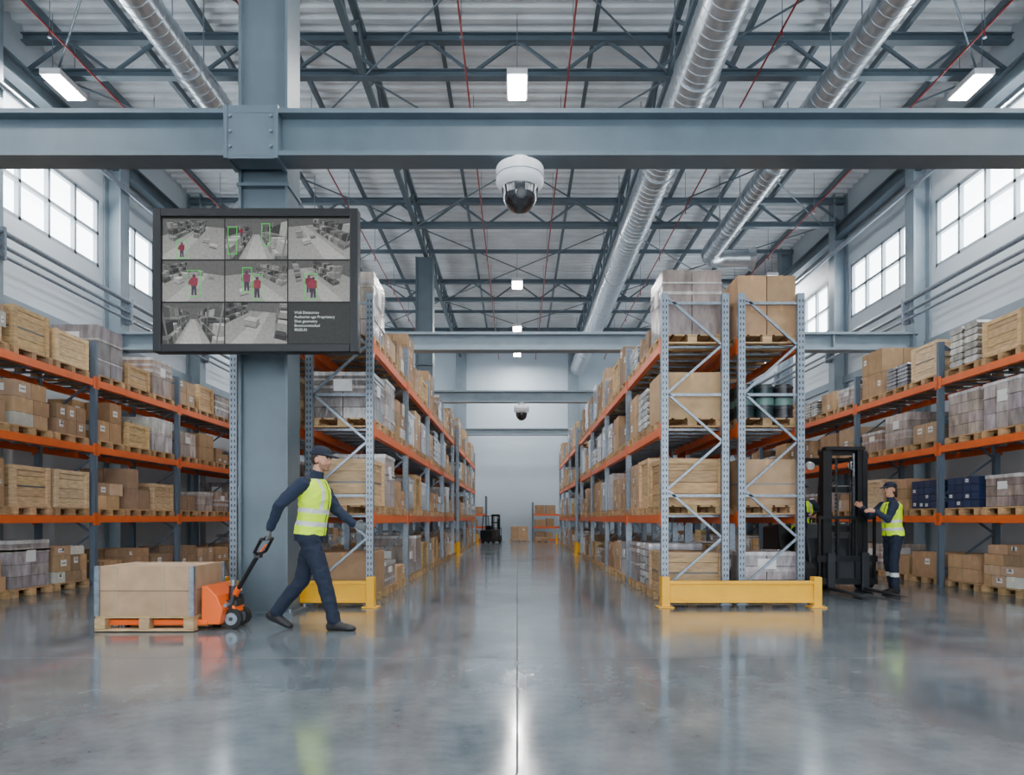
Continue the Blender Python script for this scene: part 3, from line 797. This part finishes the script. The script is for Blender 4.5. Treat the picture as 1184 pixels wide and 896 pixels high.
def person(name,f,pel,neck,head,shR,elR,wrR,shL,elL,wrL,hR,hL,hips,legR,legL,k=1.0,handlab='glove',hatlab='cap_navy',female=False,headdir=None):
    f=V(f).normalized(); pel=V(pel);neck=V(neck);head=V(head); Z=V((0,0,1)); sd=Z.cross(f).normalized()
    u=(neck-pel).normalized(); fw=(f-u*f.dot(u)).normalized()
    H=HB(); T=(neck-pel).length
    def ring(h,a,bb,off=0): return (pel+u*h*T+fw*off*k,sd*a*k,fw*bb*k)
    wa=.9 if female else 1.0
    prof=[(-.20,.09,.085,0),(-.12,.150,.120,-.01),(0,.174,.130,-.012),(.12,.170,.128,-.006),(.28,.160*wa,.122,.004),(.45,.165*wa,.128,.006),(.62,.182*wa,.134,.006),(.76,.188*wa,.128,0),(.86,.176*wa,.108,-.010),(.94,.120*wa,.080,-.012),(1.0,.068,.062,-.006)]
    H.loft([ring(*p) for p in prof],'navy_trouser',n=28)
    H.loft([ring(h,a+.014,bb+.014,o) for h,a,bb,o in prof if h>-.05 and h<.99],'vest',n=28)
    H.loft([ring(-.13,.163,.131,-.01),ring(-.04,.180,.139,-.012),ring(.02,.180,.138,-.01)],'navy',n=28)
    H.cap(neck-u*.02,neck+(head-neck)*.16,.070*k,.062*k,'navy')
    H.cap(neck,head+(neck-head)*.2,.056*k,.054*k,'skin')
    hf=V(headdir).normalized() if headdir else f; hs=Z.cross(hf).normalized(); hu=hf.cross(hs)
    c=head
    def hp(a,bb,cc): return c+(hf*a+hs*bb+hu*cc)*k
    jl='skin' if female else 'stubble'
    H.ell(hp(-.008,0,.025),hs*.075*k,hf*.094*k,hu*.095*k,'skin')
    H.ell(hp(.022,0,-.045),hs*.056*k,hf*.066*k,hu*.068*k,jl)
    H.ell(hp(.066,0,-.088),hs*.026*k,hf*.022*k,hu*.02*k,jl)
    H.ell(hp(.042,0,-.018),hs*.052*k,hf*.050*k,hu*.045*k,'skin')
    H.cap(hp(.084,0,.016),hp(.100,0,-.022),.008*k,.0125*k,'skin',n=10)
    for s_ in (-1,1):
        H.ell(hp(-.005,s_*.077,-.01),hs*.011*k,hf*.02*k,hu*.032*k,'skin')
        H.ell(hp(.080,s_*.030,.030),hs*.020*k,hf*.010*k,hu*.005*k,'hair')
        H.ell(hp(.074,s_*.031,.010),hs*.012*k,hf*.012*k,hu*.006*k,'sclera')
        H.ell(hp(.082,s_*.032,.010),hs*.007*k,hf*.006*k,hu*.006*k,'black')
        H.ell(hp(.052,s_*.040,-.028),hs*.022*k,hf*.022*k,hu*.024*k,'skin')
    H.ell(hp(.084,0,-.052),hs*.022*k,hf*.010*k,hu*.007*k,'lip')
    H.ell(hp(-.030,0,.012),hs*.083*k,hf*.080*k,hu*.085*k,'hair')
    if female:
        H.cap(hp(-.10,0,.0),hp(-.115,0,-.12),.035*k,.018*k,'hair')
        H.ell(hp(-.04,0,-.03),hs*.08*k,hf*.06*k,hu*.07*k,'hair')
    H.ell(hp(-.008,0,.045),hs*.092*k,hf*.110*k,hu*.090*k,hatlab,lo=-.05)
    H.loft([(hp(.06,0,.050),hs*.080*k,hu*.011*k),(hp(.10,0,.046),hs*.078*k,hu*.010*k),(hp(.15,0,.036),hs*.064*k,hu*.009*k),(hp(.170,0,.030),hs*.035*k,hu*.007*k)],hatlab)
    for sh,el,wr,hd in ((shR,elR,wrR,hR),(shL,elL,wrL,hL)):
        sh=V(sh);el=V(el);wr=V(wr)
        ch=pel+u*T*.84
        H.cap(ch+(sh-ch)*.45,sh,.074*k,.071*k,'navy'); H.cap(sh,el,.071*k,.056*k,'navy'); H.cap(el,wr,.056*k,.041*k,'navy')
        H.cap(wr-(wr-el).normalized()*.03,wr,.044*k,.042*k,'navy')
        H.hand(wr+(wr-el).normalized()*.02,hd['d'],hd['n'],hd['t'],handlab,hd.get('curl',30),k)
    for s_,(hip,(kn,an,td)) in zip((-1,1),zip(hips,(legR,legL))):
        hip=V(hip);kn=V(kn);an=V(an);td=V(td).normalized()
        H.cap(hip,kn,.104*k,.076*k,'navy_trouser',n=20); H.cap(kn,an+(kn-an)*.14,.076*k,.062*k,'navy_trouser',n=20)
        H.cap(an+(kn-an)*.16,an+(kn-an)*.04,.066*k,.064*k,'navy_trouser')
        ts=Z.cross(td).normalized(); tu=td.cross(ts)
        hl=an-td*.045*k-tu*.055*k
        def fp(a,zz): return hl+td*a*k+tu*zz*k
        H.loft([(fp(-.035,.0),ts*.02*k,tu*.02*k),(fp(-.02,.01),ts*.036*k,tu*.045*k),(fp(.03,.015),ts*.041*k,tu*.06*k),(fp(.08,.012),ts*.042*k,tu*.055*k),(fp(.14,-.005),ts*.048*k,tu*.042*k),(fp(.19,-.012),ts*.049*k,tu*.034*k),(fp(.235,-.018),ts*.038*k,tu*.026*k),(fp(.255,-.02),ts*.018*k,tu*.014*k)],'shoe',clampz=.002)
        H.cap(an,an-tu*.03*k,.045*k,.045*k,'shoe')
    def band(c,lab):
        d=c-pel; h=d.dot(u)/T; a=abs(d.dot(sd))/k
        if lab=='vest':
            if .14<h<.22 or .36<h<.44: return 'vest_band'
            if h>=.44 and .075<a<.112: return 'vest_band'
            if h<.99 and d.dot(fw)>.09*k and a<.008: return 'navy'
        if lab=='navy_trouser' and female and .26<c.z<.32: return 'vest_band'
        return lab
    return H.build(name,LABS,band)
person('warehouse_worker',(1,-.12,0),
    pel=(-2.055,6.80,.95),neck=(-2.00,6.80,1.530),head=(-1.945,6.79,1.69),
    shR=(-2.085,6.61,1.435),elR=(-2.28,6.56,1.245),wrR=(-2.400,6.64,1.02),
    shL=(-1.995,6.98,1.435),elL=(-1.865,7.03,1.20),wrL=(-1.68,6.98,1.055),
    hR=dict(d=(-.12,0,-1),n=(-1,0,.05),t=(0,1,0),curl=66),hL=dict(d=(1,-.05,-.3),n=(-.1,-1,-.2),t=(.2,0,1),curl=32),
    hips=((-2.05,6.72,.91),(-2.06,6.88,.91)),
    legR=((-1.905,6.72,.495),(-1.80,6.72,.095),(1,-.08,.02)),
    legL=((-2.17,6.88,.485),(-2.43,6.88,.16),(.93,-.05,-.36)),k=1.02,headdir=(1,-.30,-.12))
person('forklift_spotter',(-1,-.25,0),
    pel=(5.50,10.0,.86),neck=(5.475,10.0,1.375),head=(5.455,9.99,1.53),
    shR=(5.45,10.17,1.30),elR=(5.27,10.20,1.14),wrR=(5.12,10.12,1.27),
    shL=(5.43,9.83,1.30),elL=(5.30,9.76,1.09),wrL=(5.16,9.80,1.20),
    hR=dict(d=(-1,-.1,.55),n=(0,-.8,-.5),t=(0,-.3,1),curl=20),hL=dict(d=(-1,.1,.15),n=(0,.6,-.6),t=(0,.4,1),curl=22),
    hips=((5.50,10.07,.82),(5.50,9.92,.82)),
    legR=((5.49,10.09,.46),(5.56,10.10,.09),(-1,-.2,0)),
    legL=((5.46,9.91,.46),(5.49,9.90,.09),(-1,-.35,0)),k=.90,handlab='skin',female=True,headdir=(-1,-.25,-.06))

# ------------------------------------------------------------------ forklift (local, forks to -Y)
def forklift(loc,rz,sc=1,name='forklift'):
    e=empty(name,loc,rz,sc)
    b=MB()
    for s in (-1,1):
        for o_,dy,h in ((.33,0,2.05),(.26,.02,2.10)):
            x=s*o_
            b.cbox(x,dy,h/2+.08,.02,.13,h,'black'); b.cbox(x-s*.03,dy-.055,h/2+.08,.06,.015,h,'black'); b.cbox(x-s*.03,dy+.055,h/2+.08,.06,.015,h,'black')
        b.tube((s*.19,.06,.15),(s*.19,.06,1.75),.035,'dark_grey',n=12); b.tube((s*.19,.06,1.75),(s*.19,.06,2.1),.018,'galvanised',n=10)
        for z in [i*.06+.5 for i in range(26)]: b.cbox(s*.13,-.02,z,.022,.02,.045,'dark_grey')
        b.tube((s*.10,-.0,.5),(s*.10,0,2.0),.01,'rubber',n=6)
    for z in (.2,.95,1.55,2.12): b.cbox(0,.08,z,.7,.04,.09,'black')
    b.cbox(0,0,2.17,.60,.14,.05,'black')
    b.obj('mast',e)
    b=MB()
    for z in (.16,.50): b.cbox(0,-.10,z,.92,.045,.09,'black')
    for x in (-.42,-.14,.14,.42): b.cbox(x,-.10,.62,.035,.035,1.0,'black')
    b.cbox(0,-.10,1.12,.88,.035,.05,'black'); b.cbox(0,-.07,.33,.6,.03,.32,'dark_grey')
    b.obj('carriage',e)
    b=MB()
    for x in (-.26,.26):
        b.cbox(x,-.145,.31,.11,.04,.56,'dark_grey')
        b.prismx([(-1.15,.035),(-.15,.03),(-.15,.075),(-1.15,.045)],x-.05,x+.05,'dark_grey')
    b.obj('forks',e,bevel=.004)
    b=MB()
    b.prismx([(.15,.14),(1.85,.14),(1.98,.35),(1.95,.95),(1.35,1.0),(1.2,.62),(.75,.55),(.62,.95),(.42,1.05),(.25,.8),(.15,.5)],-.46,.46,'dark_grey')
    b.prismx([(1.2,.6),(1.98,.35),(1.97,.97),(1.3,1.02)],-.48,.48,'black')
    b.obj('chassis',e,bevel=.03)
    b=MB()
    b.prismx([(.95,.62),(1.4,.60),(1.42,.76),(.93,.76)],-.24,.24,'black'); b.prismx([(1.32,.74),(1.45,.74),(1.56,1.32),(1.46,1.34)],-.23,.23,'black')
    b.obj('seat',e,bevel=.03)
    b=MB(); b.tube((0,.55,.98),(0,.74,1.10),.018,'black'); c=V((0,.74,1.1)); ax=V((0,.75,.5)).normalized(); u_=V((1,0,0)); v_=ax.cross(u_)
    pts=[c+u_*.17*math.cos(t)+v_*.17*math.sin(t) for t in [i*math.pi/10 for i in range(21)]]
    b.path(pts,.014,'black'); b.path([pts[0],pts[10]],.01,'black'); b.obj('steering_wheel',e)
    b=MB()
    for s in (-1,1):
        b.bar((s*.43,.35,.95),(s*.40,.55,2.05),.05,.05,'black'); b.bar((s*.43,1.75,.95),(s*.40,1.55,2.05),.05,.05,'black'); b.bar((s*.40,.5,2.05),(s*.40,1.6,2.05),.05,.05,'black')
    for i in range(8): b.cbox(0,.55+i*.143,2.06,.8,.04,.03,'black')
    for s in (-1,1): b.tube((s*.34,.42,1.95),(s*.34,.34,1.93),.06,'white_plastic',n=12)
    b.obj('overhead_guard',e)
    b=MB()
    for s in (-1,1):
        b.wheel((s*.47,.30,.24),.24,.15,(1,0,0),hub='dark_grey'); b.wheel((s*.42,1.6,.20),.20,.13,(1,0,0),hub='dark_grey')
    b.obj('wheels',e)
    return e
FL=(4.97,10.4,0); FR=math.radians(1.5)
forklift(FL,FR)
forklift((-1.0,31.9,0),math.radians(160),.6,'stacker_truck')
Mx=Matrix.Translation(V(FL))@Matrix.Rotation(FR,4,'Z')
def w(x,y,z): return tuple(Mx@V((x,y,z)))
def wd(x,y,z): return tuple(Mx.to_3x3()@V((x,y,z)))
person('forklift_driver',wd(0,-1,0),
    pel=w(-.12,1.16,.92),neck=w(-.14,1.12,1.44),head=w(-.16,1.07,1.60),
    shR=w(-.32,1.12,1.36),elR=w(-.40,.92,1.14),wrR=w(-.18,.80,1.17),
    shL=w(.04,1.12,1.36),elL=w(.16,.92,1.14),wrL=w(.12,.80,1.17),
    hR=dict(d=wd(.1,-1,-.1),n=wd(.3,0,-1),t=wd(1,0,.2),curl=55),hL=dict(d=wd(-.1,-1,-.1),n=wd(-.3,0,-1),t=wd(-1,0,.2),curl=55),
    hips=(w(-.21,1.12,.90),w(-.03,1.12,.90)),
    legR=(w(-.22,.72,.90),w(-.20,.60,.68),wd(0,-1,0)),legL=(w(.05,.72,.90),w(.06,.60,.68),wd(0,-1,0)),k=.92,handlab='skin')

# ------------------------------------------------------------------ far end storage
def smallrack(x0,x1,y0,y1,H=1.9):
    e=empty('storage_shelf'); b=MB()
    for x in (x0,x1):
        for y in (y0,y1): b.cbox(x,y,H/2,.07,.07,H,'rack_blue')
        b.bar((x,y0,.2),(x,y1,1.0),.03,.03,'rack_blue'); b.bar((x,y1,1.0),(x,y0,1.8),.03,.03,'rack_blue')
    for z in (.1,.7,1.3):
        for y in (y0,y1): b.cbox((x0+x1)/2,y,z,x1-x0,.05,.10,'orange')
        b.cbox((x0+x1)/2,(y0+y1)/2,z+.04,x1-x0,y1-y0,.02,'galvanised')
    b.obj('shelf_frame',e)
    g=MB()
    for z in (.15,.75,1.35):
        x=x0+.1
        while x<x1-.4:
            w_=R.uniform(.3,.5); carton(g,x,x+w_,y0+.05,y1-.05,z,z+R.uniform(.25,.42),jit(R.choice(CARD))); x+=w_+.05
    g.obj('shelf_goods',e)
smallrack(.75,2.1,32.6,33.4); smallrack(-2.5,-1.5,32.6,33.4,2.2)
g=MB(); load(g,.1,32.6,0,.9,.8,.75,'cartons'); g.obj('pallet_load')
g=MB(); load(g,1.15,31.4,0,.7,.8,.4,'half'); g.obj('pallet_load')

# ------------------------------------------------------------------ world, camera
wld=bpy.data.worlds.new('sky'); scene.world=wld; wld.use_nodes=True
nt=wld.node_tree; bg=nt.nodes['Background']; sky=nt.nodes.new('ShaderNodeTexSky'); sky.sky_type='NISHITA'; sky.sun_disc=False
sky.sun_elevation=math.radians(40); nt.links.new(sky.outputs[0],bg.inputs[0]); bg.inputs[1].default_value=.3
cd=bpy.data.cameras.new('camera'); cam=bpy.data.objects.new('camera',cd); COL.objects.link(cam)
cam.location=(0,0,1.1); cam.rotation_euler=(math.pi/2,0,0)
cd.sensor_width=36; cd.lens=24.0; cd.shift_x=-6/1184; cd.shift_y=152/1184; cd.clip_end=200
scene.camera=cam
